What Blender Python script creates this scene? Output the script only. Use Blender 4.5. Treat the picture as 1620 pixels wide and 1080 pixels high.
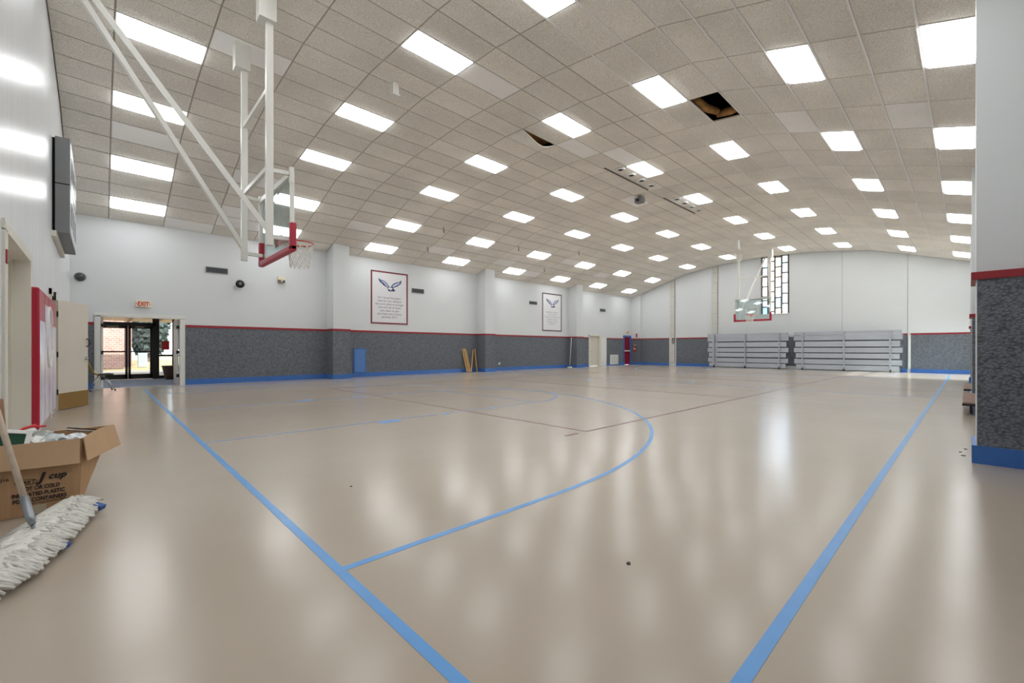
import bpy, bmesh, math, random
from mathutils import Vector, Matrix
random.seed(7)
for o in list(bpy.data.objects): bpy.data.objects.remove(o)
scene = bpy.context.scene
COL = scene.collection
# world axes: x runs down the hall (scoreboard wall -> bleacher wall), y across it (open piers -> banner wall), z up; metres
# ------------------------------------------------------------------ camera, sky, sun, exposure
cam_d = bpy.data.cameras.new('camera'); cam = bpy.data.objects.new('camera', cam_d); COL.objects.link(cam)
cam_d.sensor_width = 36; cam_d.lens = 685/1620*36; cam_d.shift_y = 12/1620; cam_d.clip_end = 400; cam_d.clip_start = .02
cam.location = (0, 0, 1.15)
cam.rotation_euler = Vector((.6888, .7249, 0)).to_track_quat('-Z', 'Y').to_euler()
scene.camera = cam
vs = scene.view_settings
vs.view_transform = 'Standard'; vs.look = 'None'; vs.gamma = 1; vs.use_curve_mapping = False
vs.exposure = 0.0
LAMP = 10.0          # radiance of the lit ceiling panels
w = bpy.data.worlds.new('world'); scene.world = w; w.use_nodes = True
bg = w.node_tree.nodes['Background']; bg.inputs[0].default_value = (.84, .92, 1.0, 1); bg.inputs[1].default_value = 8.0
sun_d = bpy.data.lights.new('sun', 'SUN'); sun_d.energy = 11; sun_d.angle = .009; sun_d.color = (1, .97, .93)
sun = bpy.data.objects.new('sun', sun_d); COL.objects.link(sun); sun.location = (20, -20, 15)
sun.rotation_euler = Vector((.10, 1, -.52)).to_track_quat('-Z', 'Y').to_euler()
# ------------------------------------------------------------------ materials
def lin(c):
    return tuple(((v/255)/12.92 if v/255 <= .04045 else (((v/255)+.055)/1.055)**2.4) for v in c)
MATS = {}
def mat(name, rgb=None, rough=.6, metal=0, spec=.5, noise=0, nscale=4, bump=0, bscale=60, stretch=None, col2=None, rvar=0, emit=None, es=1, coat=0):
    if name in MATS: return MATS[name]
    m = bpy.data.materials.new(name); m.use_nodes = True; nt = m.node_tree; p = nt.nodes['Principled BSDF']
    c = lin(rgb); p.inputs['Base Color'].default_value = (*c, 1)
    p.inputs['Roughness'].default_value = rough; p.inputs['Metallic'].default_value = metal
    p.inputs['Specular IOR Level'].default_value = spec; p.inputs['Coat Weight'].default_value = coat
    if emit: p.inputs['Emission Color'].default_value = (*emit, 1); p.inputs['Emission Strength'].default_value = es
    if noise or bump or rvar:
        tc = nt.nodes.new('ShaderNodeTexCoord'); mp = nt.nodes.new('ShaderNodeMapping')
        nt.links.new(tc.outputs['Object'], mp.inputs[0])
        if stretch: mp.inputs['Scale'].default_value = stretch
    if noise:
        n = nt.nodes.new('ShaderNodeTexNoise'); n.inputs['Scale'].default_value = nscale; n.inputs['Detail'].default_value = 5
        nt.links.new(mp.outputs[0], n.inputs['Vector'])
        mx = nt.nodes.new('ShaderNodeMixRGB'); d = lin(col2) if col2 else tuple(v*(1-noise) for v in c)
        e = tuple(min(1, v*(1+noise*.6)) for v in c) if not col2 else c
        mx.inputs[1].default_value = (*d, 1); mx.inputs[2].default_value = (*e, 1)
        r = nt.nodes.new('ShaderNodeMapRange'); r.inputs[1].default_value = .3; r.inputs[2].default_value = .7
        nt.links.new(n.outputs['Fac'], r.inputs[0]); nt.links.new(r.outputs[0], mx.inputs[0]); nt.links.new(mx.outputs[0], p.inputs['Base Color'])
    if rvar:
        n3 = nt.nodes.new('ShaderNodeTexNoise'); n3.inputs['Scale'].default_value = 1.3; n3.inputs['Detail'].default_value = 6
        nt.links.new(mp.outputs[0], n3.inputs['Vector']); r3 = nt.nodes.new('ShaderNodeMapRange')
        r3.inputs[1].default_value = 0; r3.inputs[2].default_value = 1; r3.inputs[3].default_value = rough-rvar; r3.inputs[4].default_value = rough+rvar
        nt.links.new(n3.outputs['Fac'], r3.inputs[0]); nt.links.new(r3.outputs[0], p.inputs['Roughness'])
    if bump:
        n2 = nt.nodes.new('ShaderNodeTexNoise'); n2.inputs['Scale'].default_value = bscale; n2.inputs['Detail'].default_value = 3
        nt.links.new(mp.outputs[0], n2.inputs['Vector']); b = nt.nodes.new('ShaderNodeBump'); b.inputs['Strength'].default_value = bump; b.inputs['Distance'].default_value = .01
        nt.links.new(n2.outputs['Fac'], b.inputs['Height']); nt.links.new(b.outputs[0], p.inputs['Normal'])
    MATS[name] = m; return m
def glass(name, tint, gloss=.10, diff=0):
    m = bpy.data.materials.new(name); m.use_nodes = True; nt = m.node_tree; nt.nodes.remove(nt.nodes['Principled BSDF'])
    out = nt.nodes['Material Output']; t = nt.nodes.new('ShaderNodeBsdfTransparent'); t.inputs[0].default_value = (*lin(tint), 1)
    g = nt.nodes.new('ShaderNodeBsdfGlossy'); g.inputs['Roughness'].default_value = .03
    mx = nt.nodes.new('ShaderNodeMixShader'); lw = nt.nodes.new('ShaderNodeLayerWeight'); lw.inputs[0].default_value = .25
    r = nt.nodes.new('ShaderNodeMapRange'); r.inputs[3].default_value = gloss*.5; r.inputs[4].default_value = min(1, gloss*4)
    nt.links.new(lw.outputs['Fresnel'], r.inputs[0]); nt.links.new(r.outputs[0], mx.inputs[0])
    last = t
    if diff:
        tr = nt.nodes.new('ShaderNodeBsdfTranslucent'); tr.inputs[0].default_value = (*lin(tint), 1)
        m2 = nt.nodes.new('ShaderNodeMixShader'); m2.inputs[0].default_value = diff
        nt.links.new(t.outputs[0], m2.inputs[1]); nt.links.new(tr.outputs[0], m2.inputs[2]); last = m2
    nt.links.new(last.outputs[0], mx.inputs[1]); nt.links.new(g.outputs[0], mx.inputs[2]); nt.links.new(mx.outputs[0], out.inputs[0])
    MATS[name] = m; return m
WALLC = mat('wall paint', (216, 219, 220), .40, noise=.02, nscale=.6)
NEARW = mat('gloss wall paint', (224, 227, 229), .27, noise=.03, nscale=.8, bump=.5, bscale=4, stretch=(1, 6, .12))
CREAM = mat('cream paint', (222, 218, 206), .45, noise=.03, nscale=2)
BEIGE = mat('beige door paint', (214, 207, 194), .4, noise=.04, nscale=1.5)
TRIMW = mat('white trim paint', (226, 226, 222), .35)
RED = mat('maroon rail paint', (150, 34, 44), .4)
BLUE = mat('blue paint', (62, 112, 186), .35, noise=.06, nscale=3)
LBLUE = mat('blue court line paint', (92, 158, 222), .3, noise=.06, nscale=6)
LRED = mat('maroon court line paint', (112, 48, 54), .35, noise=.08, nscale=6)
WHITEM = mat('white enamel steel', (232, 231, 224), .35)
DARK = mat('black plastic', (26, 27, 29), .45)
CHROME = mat('chrome', (210, 212, 214), .18, metal=1)
STEEL = mat('galvanised steel', (150, 155, 160), .35, metal=.8)
ALU = mat('mill aluminium', (200, 205, 213), .4, metal=.7, noise=.05, nscale=1.2)
ALUD = mat('aluminium frame', (186, 190, 196), .45, metal=.6)
CAPB = mat('grey blue end cap', (112, 128, 150), .5)
PADR = mat('red vinyl', (176, 30, 56), .35)
GREYB = mat('grey sheet metal', (122, 124, 126), .45)
BLACK = mat('black void', (10, 10, 10), .9)
WOOD = mat('pine lumber', (205, 165, 110), .55, noise=.25, nscale=6, stretch=(8, 8, .8))
CARD = mat('corrugated cardboard', (184, 146, 108), .8, noise=.10, nscale=3, bump=.15, bscale=30, stretch=(12, 12, .5))
CARDL = mat('cardboard flap inside', (196, 162, 126), .8, noise=.08, nscale=3)
INK = mat('dark brown ink', (44, 30, 34), .7)
BRONZE = mat('dark bronze aluminium', (38, 30, 26), .4)
GLASS = glass('clear glass', (244, 250, 250), .10)
BOARDG = glass('backboard glass', (236, 244, 244), .12)
# carpet with a ribbed weave
def carpet(name, a, b, scale):
    m = mat(name, a, .95, spec=.1); nt = m.node_tree; p = nt.nodes['Principled BSDF']
    tc = nt.nodes.new('ShaderNodeTexCoord'); v = nt.nodes.new('ShaderNodeTexVoronoi'); v.inputs['Scale'].default_value = scale
    mp = nt.nodes.new('ShaderNodeMapping'); mp.inputs['Scale'].default_value = (1, 1, 1.25)
    n = nt.nodes.new('ShaderNodeTexNoise'); n.inputs['Scale'].default_value = 14; n.inputs['Detail'].default_value = 4
    nt.links.new(tc.outputs['Object'], mp.inputs[0]); nt.links.new(mp.outputs[0], v.inputs['Vector']); nt.links.new(tc.outputs['Object'], n.inputs['Vector'])
    ad = nt.nodes.new('ShaderNodeMath'); ad.operation = 'MULTIPLY'; nt.links.new(v.outputs['Distance'], ad.inputs[0]); nt.links.new(n.outputs['Fac'], ad.inputs[1])
    r = nt.nodes.new('ShaderNodeMapRange'); r.inputs[1].default_value = .08; r.inputs[2].default_value = .42
    nt.links.new(ad.outputs[0], r.inputs[0])
    mx = nt.nodes.new('ShaderNodeMixRGB'); mx.inputs[1].default_value = (*lin(b), 1); mx.inputs[2].default_value = (*lin(a), 1)
    nt.links.new(r.outputs[0], mx.inputs[0]); nt.links.new(mx.outputs[0], p.inputs['Base Color'])
    bp = nt.nodes.new('ShaderNodeBump'); bp.inputs['Strength'].default_value = .7; bp.inputs['Distance'].default_value = .012; bp.invert = True
    nt.links.new(v.outputs['Distance'], bp.inputs['Height']); nt.links.new(bp.outputs[0], p.inputs['Normal'])
    return m
CARPET = carpet('charcoal wall carpet', (92, 97, 103), (128, 132, 139), 36)
VCARP = mat('blue grey floor carpet', (178, 186, 208), .95, spec=.1, noise=.2, nscale=8, bump=.3, bscale=120)
# fissured ceiling tile
def tilemat(name, rgb, var):
    m = mat(name, rgb, .92, spec=.15); nt = m.node_tree; p = nt.nodes['Principled BSDF']
    tc = nt.nodes.new('ShaderNodeTexCoord'); g = nt.nodes.new('ShaderNodeNewGeometry')
    n = nt.nodes.new('ShaderNodeTexNoise'); n.inputs['Scale'].default_value = 55; n.inputs['Detail'].default_value = 4
    n2 = nt.nodes.new('ShaderNodeTexNoise'); n2.inputs['Scale'].default_value = .7; n2.inputs['Detail'].default_value = 3
    nt.links.new(g.outputs['Position'], n.inputs['Vector']); nt.links.new(g.outputs['Position'], n2.inputs['Vector'])
    r = nt.nodes.new('ShaderNodeMapRange'); r.inputs[1].default_value = .40; r.inputs[2].default_value = .62; r.inputs[3].default_value = 1-var; r.inputs[4].default_value = 1.04
    nt.links.new(n.outputs['Fac'], r.inputs[0])
    r2 = nt.nodes.new('ShaderNodeMapRange'); r2.inputs[1].default_value = .3; r2.inputs[2].default_value = .7; r2.inputs[3].default_value = .9; r2.inputs[4].default_value = 1.06
    nt.links.new(n2.outputs['Fac'], r2.inputs[0])
    oi = nt.nodes.new('ShaderNodeObjectInfo'); r4 = nt.nodes.new('ShaderNodeMapRange'); r4.inputs[3].default_value = .94; r4.inputs[4].default_value = 1.06
    nt.links.new(oi.outputs['Random'], r4.inputs[0])
    mu = nt.nodes.new('ShaderNodeMath'); mu.operation = 'MULTIPLY'; nt.links.new(r.outputs[0], mu.inputs[0]); nt.links.new(r2.outputs[0], mu.inputs[1])
    mu2 = nt.nodes.new('ShaderNodeMath'); mu2.operation = 'MULTIPLY'; nt.links.new(mu.outputs[0], mu2.inputs[0]); nt.links.new(r4.outputs[0], mu2.inputs[1])
    hs = nt.nodes.new('ShaderNodeVectorMath'); hs.operation = 'SCALE'; hs.inputs[0].default_value = lin(rgb); nt.links.new(mu2.outputs[0], hs.inputs['Scale'])
    nt.links.new(hs.outputs[0], p.inputs['Base Color'])
    b = nt.nodes.new('ShaderNodeBump'); b.inputs['Strength'].default_value = .35; b.inputs['Distance'].default_value = .006
    nt.links.new(n.outputs['Fac'], b.inputs['Height']); nt.links.new(b.outputs[0], p.inputs['Normal'])
    return m
TILE = tilemat('fissured ceiling tile', (246, 241, 232), .20)
TILEW = tilemat('clean replacement ceiling tile', (255, 254, 252), .03)
BART = mat('tan ceiling grid', (186, 177, 163), .5)
BARW = mat('white ceiling grid', (240, 240, 238), .35)
FLOORM = mat('tan epoxy floor', (182, 169, 154), .20, spec=.42, noise=.05, nscale=.7, rvar=.04, bump=.012, bscale=9)
LIGHTM = mat('lit acrylic diffuser', (255, 255, 255), .5, emit=(.96, .985, 1.0), es=LAMP)
# ------------------------------------------------------------------ mesh building
class B:
    def __init__(s): s.v = []; s.f = []
    def add(s, vs, fs):
        o = len(s.v); s.v += [Vector(p) for p in vs]; s.f += [tuple(i+o for i in f) for f in fs]; return s
    def box(s, x0, x1, y0, y1, z0, z1):
        return s.add([(x, y, z) for z in (z0, z1) for y in (y0, y1) for x in (x0, x1)],
            [(0, 2, 3, 1), (4, 5, 7, 6), (0, 1, 5, 4), (2, 6, 7, 3), (0, 4, 6, 2), (1, 3, 7, 5)])
    def beam(s, p, q, a, b, up=(0, 0, 1)):      # rectangular bar from p to q, a wide, b deep
        p, q = Vector(p), Vector(q); d = (q-p).normalized(); u = Vector(up)
        if abs(d.dot(u)) > .99: u = Vector((1, 0, 0))
        r = d.cross(u).normalized(); u = r.cross(d); r *= a/2; u *= b/2
        return s.add([p-r-u, p+r-u, p+r+u, p-r+u, q-r-u, q+r-u, q+r+u, q-r+u],
            [(0, 1, 2, 3), (7, 6, 5, 4), (0, 4, 5, 1), (1, 5, 6, 2), (2, 6, 7, 3), (3, 7, 4, 0)])
    def tube(s, pts, r, n=8, closed=False):
        pts = [Vector(p) for p in pts]; N = len(pts); rs = r if isinstance(r, (list, tuple)) else [r]*N; o = len(s.v)
        for i, p in enumerate(pts):
            a = pts[i-1] if (i or closed) else p; b = pts[(i+1) % N] if (i < N-1 or closed) else p
            d = (b-a).normalized(); u = Vector((0, 0, 1)) if abs(d.z) < .9 else Vector((1, 0, 0))
            x = d.cross(u).normalized(); y = x.cross(d)
            s.v += [p+(x*math.cos(t)+y*math.sin(t))*rs[i] for t in [2*math.pi*k/n for k in range(n)]]
        for i in range(N if closed else N-1):
            j = (i+1) % N
            s.f += [(o+i*n+k, o+i*n+(k+1) % n, o+j*n+(k+1) % n, o+j*n+k) for k in range(n)]
        if not closed: s.f += [tuple(o+k for k in range(n))[::-1], tuple(o+(N-1)*n+k for k in range(n))]
        return s
    def prism(s, poly, f0, f1):                 # poly: list of 2D points, f0/f1 map 2D->3D on the two caps
        n = len(poly)
        return s.add([f0(*p) for p in poly]+[f1(*p) for p in poly], [tuple(range(n))[::-1], tuple(range(n, 2*n))]+[(i, (i+1) % n, n+(i+1) % n, n+i) for i in range(n)])
    def grid(s, P, nx, ny):
        o = len(s.v); s.v += [Vector(P(i/nx, j/ny)) for j in range(ny+1) for i in range(nx+1)]
        s.f += [(o+j*(nx+1)+i, o+j*(nx+1)+i+1, o+(j+1)*(nx+1)+i+1, o+(j+1)*(nx+1)+i) for j in range(ny) for i in range(nx)]
        return s
    def mesh(s, name, m, off=(0, 0, 0), smooth=False):
        me = bpy.data.meshes.new(name); off = Vector(off); me.from_pydata([tuple(v-off) for v in s.v], [], s.f)
        bm = bmesh.new(); bm.from_mesh(me); bmesh.ops.recalc_face_normals(bm, faces=bm.faces); bm.to_mesh(me); bm.free()
        me.materials.append(m)
        if smooth:
            for p in me.polygons: p.use_smooth = True
        return me
def build(b, name, m, parent=None, smooth=False, bevel=0, local=False, solid=0, origin=None):
    """one mesh object; coordinates are world ones unless local (then relative to the parent)"""
    if parent is not None: off = Vector((0, 0, 0)) if local else wloc(parent)
    elif origin is not None: off = Vector(origin)
    else:
        xs = [v for v in b.v]; off = Vector(((min(v.x for v in xs)+max(v.x for v in xs))/2, (min(v.y for v in xs)+max(v.y for v in xs))/2, min(v.z for v in xs)))
    o = bpy.data.objects.new(name, b.mesh(name, m, off, smooth)); COL.objects.link(o)
    if parent is not None: o.parent = parent
    else: o.location = off
    if bevel:
        md = o.modifiers.new('bevel', 'BEVEL'); md.width = bevel; md.segments = 2; md.limit_method = 'ANGLE'
    if solid:
        md = o.modifiers.new('solid', 'SOLIDIFY'); md.thickness = solid; md.offset = 0
    return o
def wloc(o):
    l = Vector((0, 0, 0))
    while o: l += o.location; o = o.parent
    return l
def tag(o, label, cat, group=None):
    o['label'] = label; o['category'] = cat
    if group: o['group'] = group
    return o
def thing(name, label, cat, loc, rz=0, group=None):
    o = bpy.data.objects.new(name, None); COL.objects.link(o); o.location = loc; o.rotation_euler = (0, 0, rz); o.empty_display_size = .1
    return tag(o, label, cat, group)
def struct(o, label=None, cat=None):
    o['kind'] = 'structure'
    if label: o['label'] = label
    if cat: o['category'] = cat
    return o
def copy_tree(o, parent=None):
    c = o.copy(); COL.objects.link(c); c.parent = parent
    for ch in [k for k in o.children]: copy_tree(ch, c)
    return c
def bx(*a): return B().box(*a)
def text(name, body, size, m, parent, loc, rot=(math.pi/2, 0, 0), align='CENTER', sx=1, shear=0, bold=0):
    c = bpy.data.curves.new(name, 'FONT'); c.body = body; c.size = size; c.align_x = align; c.extrude = .0012; c.shear = shear; c.offset = bold
    t = bpy.data.objects.new(name+'_src', c); COL.objects.link(t)
    bpy.context.view_layer.update()
    me = bpy.data.meshes.new_from_object(t.evaluated_get(bpy.context.evaluated_depsgraph_get()))
    bpy.data.objects.remove(t); me.materials.clear(); me.materials.append(m)
    o = bpy.data.objects.new(name, me); COL.objects.link(o); o.parent = parent
    o.location = Vector(loc)-wloc(parent); o.rotation_euler = rot; o.scale = (sx, 1, 1)
    return o
ORD = ['first', 'second', 'third', 'fourth', 'fifth', 'sixth', 'seventh', 'eighth']
# ================================================================== SHELL
X0, X1, Y0, Y1, YC = -.62, 28.9, -.73, 17.29, 8.28
DZ = [(0, 6.68), (2.44, 6.57), (4.88, 6.26), (9.01, 4.96)]
def cz(y):
    d = abs(y-YC)
    for (a, za), (b, zb) in zip(DZ, DZ[1:]):
        if d <= b: return za+(zb-za)*(d-a)/(b-a)
    return DZ[-1][1]-(d-9.01)*.315
floor = struct(build(bx(X0, X1, Y0, Y1, -.2, 0), 'floor', FLOORM, origin=(0, 0, 0)), 'shiny tan painted gym floor with blue and maroon court lines', 'floor')
# ---- court lines: thin painted strips, children of the floor
def strip(name, x0, x1, y0, y1, m, z=.0015): return build(bx(x0, x1, y0, y1, .0002, z), name, m, floor)
LW = .026
def hl(name, y, x0, x1, m=LBLUE, z=.0014, w=LW): return strip(name, x0, x1, y-w, y+w, m, z)
def vl(name, x, y0, y1, m=LBLUE, z=.0015, w=LW): return strip(name, x-w, x+w, y0, y1, m, z)
def arc(name, cx, cy, r, a0, a1, n=64, m=LBLUE, z=.0018, w=LW):
    b = B(); P = []
    for k in range(n+1):
        t = math.radians(a0+(a1-a0)*k/n); P.append([(cx+q*math.cos(t), cy+q*math.sin(t)) for q in (r-w, r+w)])
    for k in range(n):
        (a, c), (d, e) = P[k], P[k+1]
        b.add([(*a, z), (*c, z), (*e, z), (*d, z)], [(0, 1, 2, 3)])
    return build(b, name, m, floor)
XB, XF = .90, 27.65; YS0, YS1 = .54, 16.02; XM = (XB+XF)/2
hl('sideline', YS0, XB, XF); hl('sideline', YS1, XB, XF); vl('baseline', XB, YS0, YS1); vl('baseline', XF, YS0, YS1); vl('halfway_line', XM, YS0, YS1, w=.016)
arc('centre_circle', XM, YC, 1.86, 0, 360, w=.016)
for s, xb in ((1, XB), (-1, XF)):
    xr = xb+s*1.70; q = lambda a, b: (min(a, b), max(a, b)); rot = 0 if s > 0 else 180
    for y in (YC-6.03, YC+6.03): hl('three_point_line', y, *q(xb+s*LW, xr), w=.024)
    arc('three_point_arc', xr, YC, 6.03, rot-90, rot+90, w=.024)
    for d in (-1, 1):
        y = YC+d*1.84; hl('lane_line', y, *q(xb+s*LW, xb+s*5.91), w=.014)
        hl('lane_block', y+d*.12, *q(xb+s*2.25, xb+s*2.6), w=.09)
        for xx in (3.5, 4.6): hl('lane_mark', y+d*.08, *q(xb+s*xx, xb+s*(xx+.06)), w=.07)
    vl('free_throw_line', xb+s*5.91, YC-1.84, YC+1.84, w=.016)
    arc('free_throw_circle', xb+s*5.91, YC, 1.86, rot-90, rot+90, w=.018)
for y in (3.67, 12.72): hl('volleyball_sideline', y, 4.92, 22.95, LRED, .002, .018)
for x in (4.92, 10.95, 17.0, 22.95): vl('volleyball_line', x, 3.67, 12.72, LRED, .002, .018)
hl('serving_mark', 3.67, 4.46, 4.72, LRED, .002, .02)
# ---- walls
ROOF = 7.3
def wallbox(b, ax, c0, c1, segs):
    for (a0, a1, z0, z1) in segs:
        if ax == 'y': b.box(a0, a1, c0, c1, z0, z1)
        else: b.box(c0, c1, a0, a1, z0, z1)
    return b
wl = struct(build(wallbox(B(), 'y', Y1, Y1+.2, [(X0-.2, -.02, -.2, ROOF), (-.02, 1.85, 2.12, ROOF), (1.85, 23.5, -.2, ROOF), (23.5, 24.62, 2.05, ROOF), (24.62, 27.68, -.2, ROOF), (27.68, 28.6, 2.07, ROOF), (28.6, X1+.2, -.2, ROOF), (-.02, 1.85, -.2, 0), (23.5, 24.62, -.2, 0), (27.68, 28.6, -.2, 0)]), 'wall_left', WALLC, origin=(0, 0, 0)), 'long white wall with two eagle banners', 'wall')
wf = struct(build(wallbox(B(), 'x', X1, X1+.2, [(Y0-.2, 7.16, -.2, ROOF), (7.16, 8.55, -.2, 3.24), (7.16, 8.55, 6.62, ROOF), (8.55, Y1+.2, -.2, ROOF)]), 'wall_far', WALLC, origin=(0, 0, 0)), 'white end wall behind the folded bleachers', 'wall')
wn = struct(build(wallbox(B(), 'x', X0-.3, X0, [(Y0-.2, 5.9, -.2, ROOF), (5.9, 7.67, 2.2, ROOF), (7.67, 10.55, -.2, ROOF), (10.55, 11.62, 2.07, ROOF), (11.62, Y1+.2, -.2, ROOF), (5.9, 7.67, -.2, 0), (10.55, 11.62, -.2, 0)]), 'wall_near', NEARW, origin=(0, 0, 0)), 'glossy white end wall carrying the scoreboard', 'wall')
wr = struct(build(wallbox(B(), 'y', Y0-.2, Y0, [(X0-.2, 23.0, -.2, ROOF), (23.0, 28.2, 2.6, ROOF), (28.2, X1+.2, -.2, ROOF), (23.0, 28.2, -.2, 0)]), 'wall_right', WALLC, origin=(0, 0, 0)), 'white wall behind the carpeted piers', 'wall')
roof = struct(build(bx(X0-.3, X1+.3, Y0-.3, Y1+.3, ROOF, ROOF+.1), 'roof', BLACK, origin=(0, 0, 0)), 'dark roof deck above the tiled ceiling', 'roof')
WT, BH, RT = 1.85, .18, .075      # carpet top, baseboard height, red rail height
def wains_y(par, x0, x1, y, s, ends=True):     # on a wall whose face is y, projecting towards s
    q = lambda d: (min(y, y+s*d), max(y, y+s*d))
    build(bx(x0, x1, *q(.02), BH, WT), 'carpet_panel', CARPET, par); build(bx(x0, x1, *q(.035), WT, WT+RT), 'red_rail', RED, par)
    build(bx(x0, x1, *q(.03), 0, BH), 'blue_baseboard', BLUE, par)
def wains_x(par, y0, y1, x, s):
    q = lambda d: (min(x, x+s*d), max(x, x+s*d))
    build(bx(*q(.02), y0, y1, BH, WT), 'carpet_panel', CARPET, par); build(bx(*q(.035), y0, y1, WT, WT+RT), 'red_rail', RED, par)
    build(bx(*q(.03), y0, y1, 0, BH), 'blue_baseboard', BLUE, par)
for a, b_ in ((X0, -.14), (1.97, 6.42), (7.04, 13.95), (14.57, 21.3), (21.92, 23.38), (25.5, 27.6), (28.68, 28.9)): wains_y(wl, a, b_, Y1, -1)
# pilasters on the banner wall and free piers on the other side
def pier(par, x0, x1, y0, y1, name):
    p = build(bx(x0, x1, y0, y1, 0, cz((y0+y1)/2)+.3), name, WALLC, par)
    e = .022; build(bx(x0-e, x1+e, y0-e, y1+e, BH, WT) if name != 'pier' else bx(x0-e, x1+e, y0, y1-.006, BH, WT), 'carpet_wrap', CARPET, p)
    e = .036; build(bx(x0-e, x1+e, y0-e, y1+e, WT, WT+RT), 'red_rail', RED, p)
    e = .032; build(bx(x0-e, x1+e, y0-e, y1+e, 0, BH), 'blue_baseboard', BLUE, p)
    return p
PX = [6.42, 13.95, 21.3]
for x in PX: pier(wl, x, x+.62, 16.62, Y1+.02, 'pilaster')
for x in PX: pier(wr, x, x+.62, Y0-.02, -.06, 'pier')
pier(wl, 28.62, 28.92, 16.5, Y1+.02, 'corner_pilaster')
for a, b_ in ((X0, 6.38), (7.08, 13.9), (14.6, 21.25), (21.95, 22.9), (28.3, 28.9)): wains_y(wr, a, b_, Y0, 1)
wains_x(wf, 14.42, 16.46, X1, -1); wains_x(wf, 2.05, 2.3, X1, -1); wains_x(wf, 11.4, 13.9, X1, -1); build(bx(X1-.02, X1, 2.3, 11.4, .18, 1.85), 'carpet_panel', CARPET, wf); wains_x(wf, Y0, 1.93, X1, -1)
wains_x(wn, 12.6, Y1, X0, 1)
# exposed block columns on the far wall
blk = B()
for yc in (14.16, 11.28):
    z = .19
    while z < cz(yc)+.1:
        h = .655; build(bx(X1-.06, X1+.02, yc-.16, yc+.16, z+.006, z+h-.006), 'block', mat('grey beige block', (206, 203, 196), .7), wf, bevel=.006); z += h
build(bx(X1-.045, X1, 14.0, 14.32, .18, cz(14)), 'mortar_strip', mat('grey mortar', (150, 146, 138), .9), wf)
build(bx(X1-.045, X1, 11.12, 11.44, .18, cz(11)), 'mortar_strip', MATS['grey mortar'], wf)
for y in (4.65, 2.04): build(bx(X1-.012, X1, y-.006, y+.006, 1.93, cz(y)), 'panel_joint', mat('joint grey', (170, 172, 173), .8), wf)
for y0, y1, t in ((-.7, 2.03, .03), (4.66, 7.1, .02)): build(bx(X1-t, X1, y0, y1, 1.93, cz((y0+y1)/2)-.4), 'wall_board', WALLC, wf)
tag(build(bx(X1-.09, X1-.02, 1.93, 2.02, .18, 1.86), 'conduit_cover', TRIMW, bevel=.008), 'white vertical conduit cover on the carpet right of the bleachers', 'cover')
ck = thing('cable_hook', 'dark oval hook on the left block column of the far wall', 'hook', (X1-.1, 14.1, 1.72))
build(B().tube([(X1-.1, 14.08+.07*math.cos(t), 1.72+.18*math.sin(t)) for t in [k*math.pi/8 for k in range(16)]], .02, 6, True), 'ring', DARK, ck, True)
build(bx(X1-.1, X1-.06, 14.0, 14.16, 1.86, 1.9), 'bracket', DARK, ck)
# ================================================================== CEILING
ceil_o = struct(bpy.data.objects.new('ceiling', None)); COL.objects.link(ceil_o); tag(ceil_o, 'sagging fissured tile ceiling in a folded vault', 'ceiling')
PU, U0 = 1.247, .17
cols = []        # (y0,z0,y1,z1,side,i)
for s in (1, -1):
    e = [k*.61 for k in range(9)]+[4.88+.59*k for k in range(1, 8)]
    for i in range(15):
        a, b_ = YC+s*e[i], YC+s*e[i+1]; lo, hi = (a, b_) if a < b_ else (b_, a)
        cols.append((lo, cz(lo), hi, cz(hi), 'L' if s > 0 else 'R', i))
LI = {('L', 2), ('R', 2), ('L', 6), ('R', 6), ('L', 10), ('R', 10), ('L', 13), ('R', 13)}
WHITE = {(1, 'L', 1), (4, 'R', 2), (7, 'R', 1), (0, 'L', 8), (8, 'R', 12), (5, 'L', 11), (2, 'L', 9), (2, 'L', 12), (2, 'L', 13), (8, 'R', 9), (8, 'R', 2), (12, 'R', 1), (14, 'L', 10), (13, 'L', 13), (1, 'L', 14), (8, 'L', 12), (11, 'L', 12), (17, 'L', 11), (11, 'L', 0)}
HOLE, CURL = (7, 'R', 7), (6, 'R', 0)
def tile_mesh(L, W, sag, m, n=3):
    b = B(); H = .016
    P = lambda s, t: ((s-.5)*L, (t-.5)*W, -sag*16*s*(1-s)*t*(1-t))
    b.grid(P, n, n); o = len(b.v)
    b.v += [Vector((x*L/2, y*W/2, H)) for x, y in ((-1, -1), (1, -1), (1, 1), (-1, 1))]
    b.f.append((o, o+3, o+2, o+1))
    g = lambda i, j: j*(n+1)+i
    for k in range(n):
        b.f.append((g(k, 0), g(k+1, 0), o+1 if k == n-1 else o) if k in (0, n-1) else (g(k, 0), g(k+1, 0), o))
        b.f.append((g(k+1, n), g(k, n), o+3 if k == 0 else o+2))
        b.f.append((g(0, k+1), g(0, k), o if k == 0 else o+3))
        b.f.append((g(n, k), g(n, k+1), o+2 if k == n-1 else o+1))
    b.f += [(g(n-1, 0), o+1, o), (g(n, 0), o+1, g(n, 0))][:1]+[(g(1, n), o+2, o+3), (g(0, 1), o+3, o), (g(n, n-1), o+1, o+2)]
    return b
GAP = .024; VAR = {}
def get_tile(kind, white, sag):
    key = (kind, white, sag)
    if key not in VAR:
        L = (PU if kind == 0 else U0-X0)-GAP
        b = tile_mesh(L, .612-GAP, (.008, .016, .026)[sag], None); me = b.mesh('ceiling_tile', TILEW if white else TILE, smooth=False)
        VAR[key] = (me, b)
    return VAR[key]
slots = []
ctr = Vector((0, 0, 1.15)); fw = Vector((.6888, .7249, 0)); rt = Vector((.725, -.6889, 0))
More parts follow.
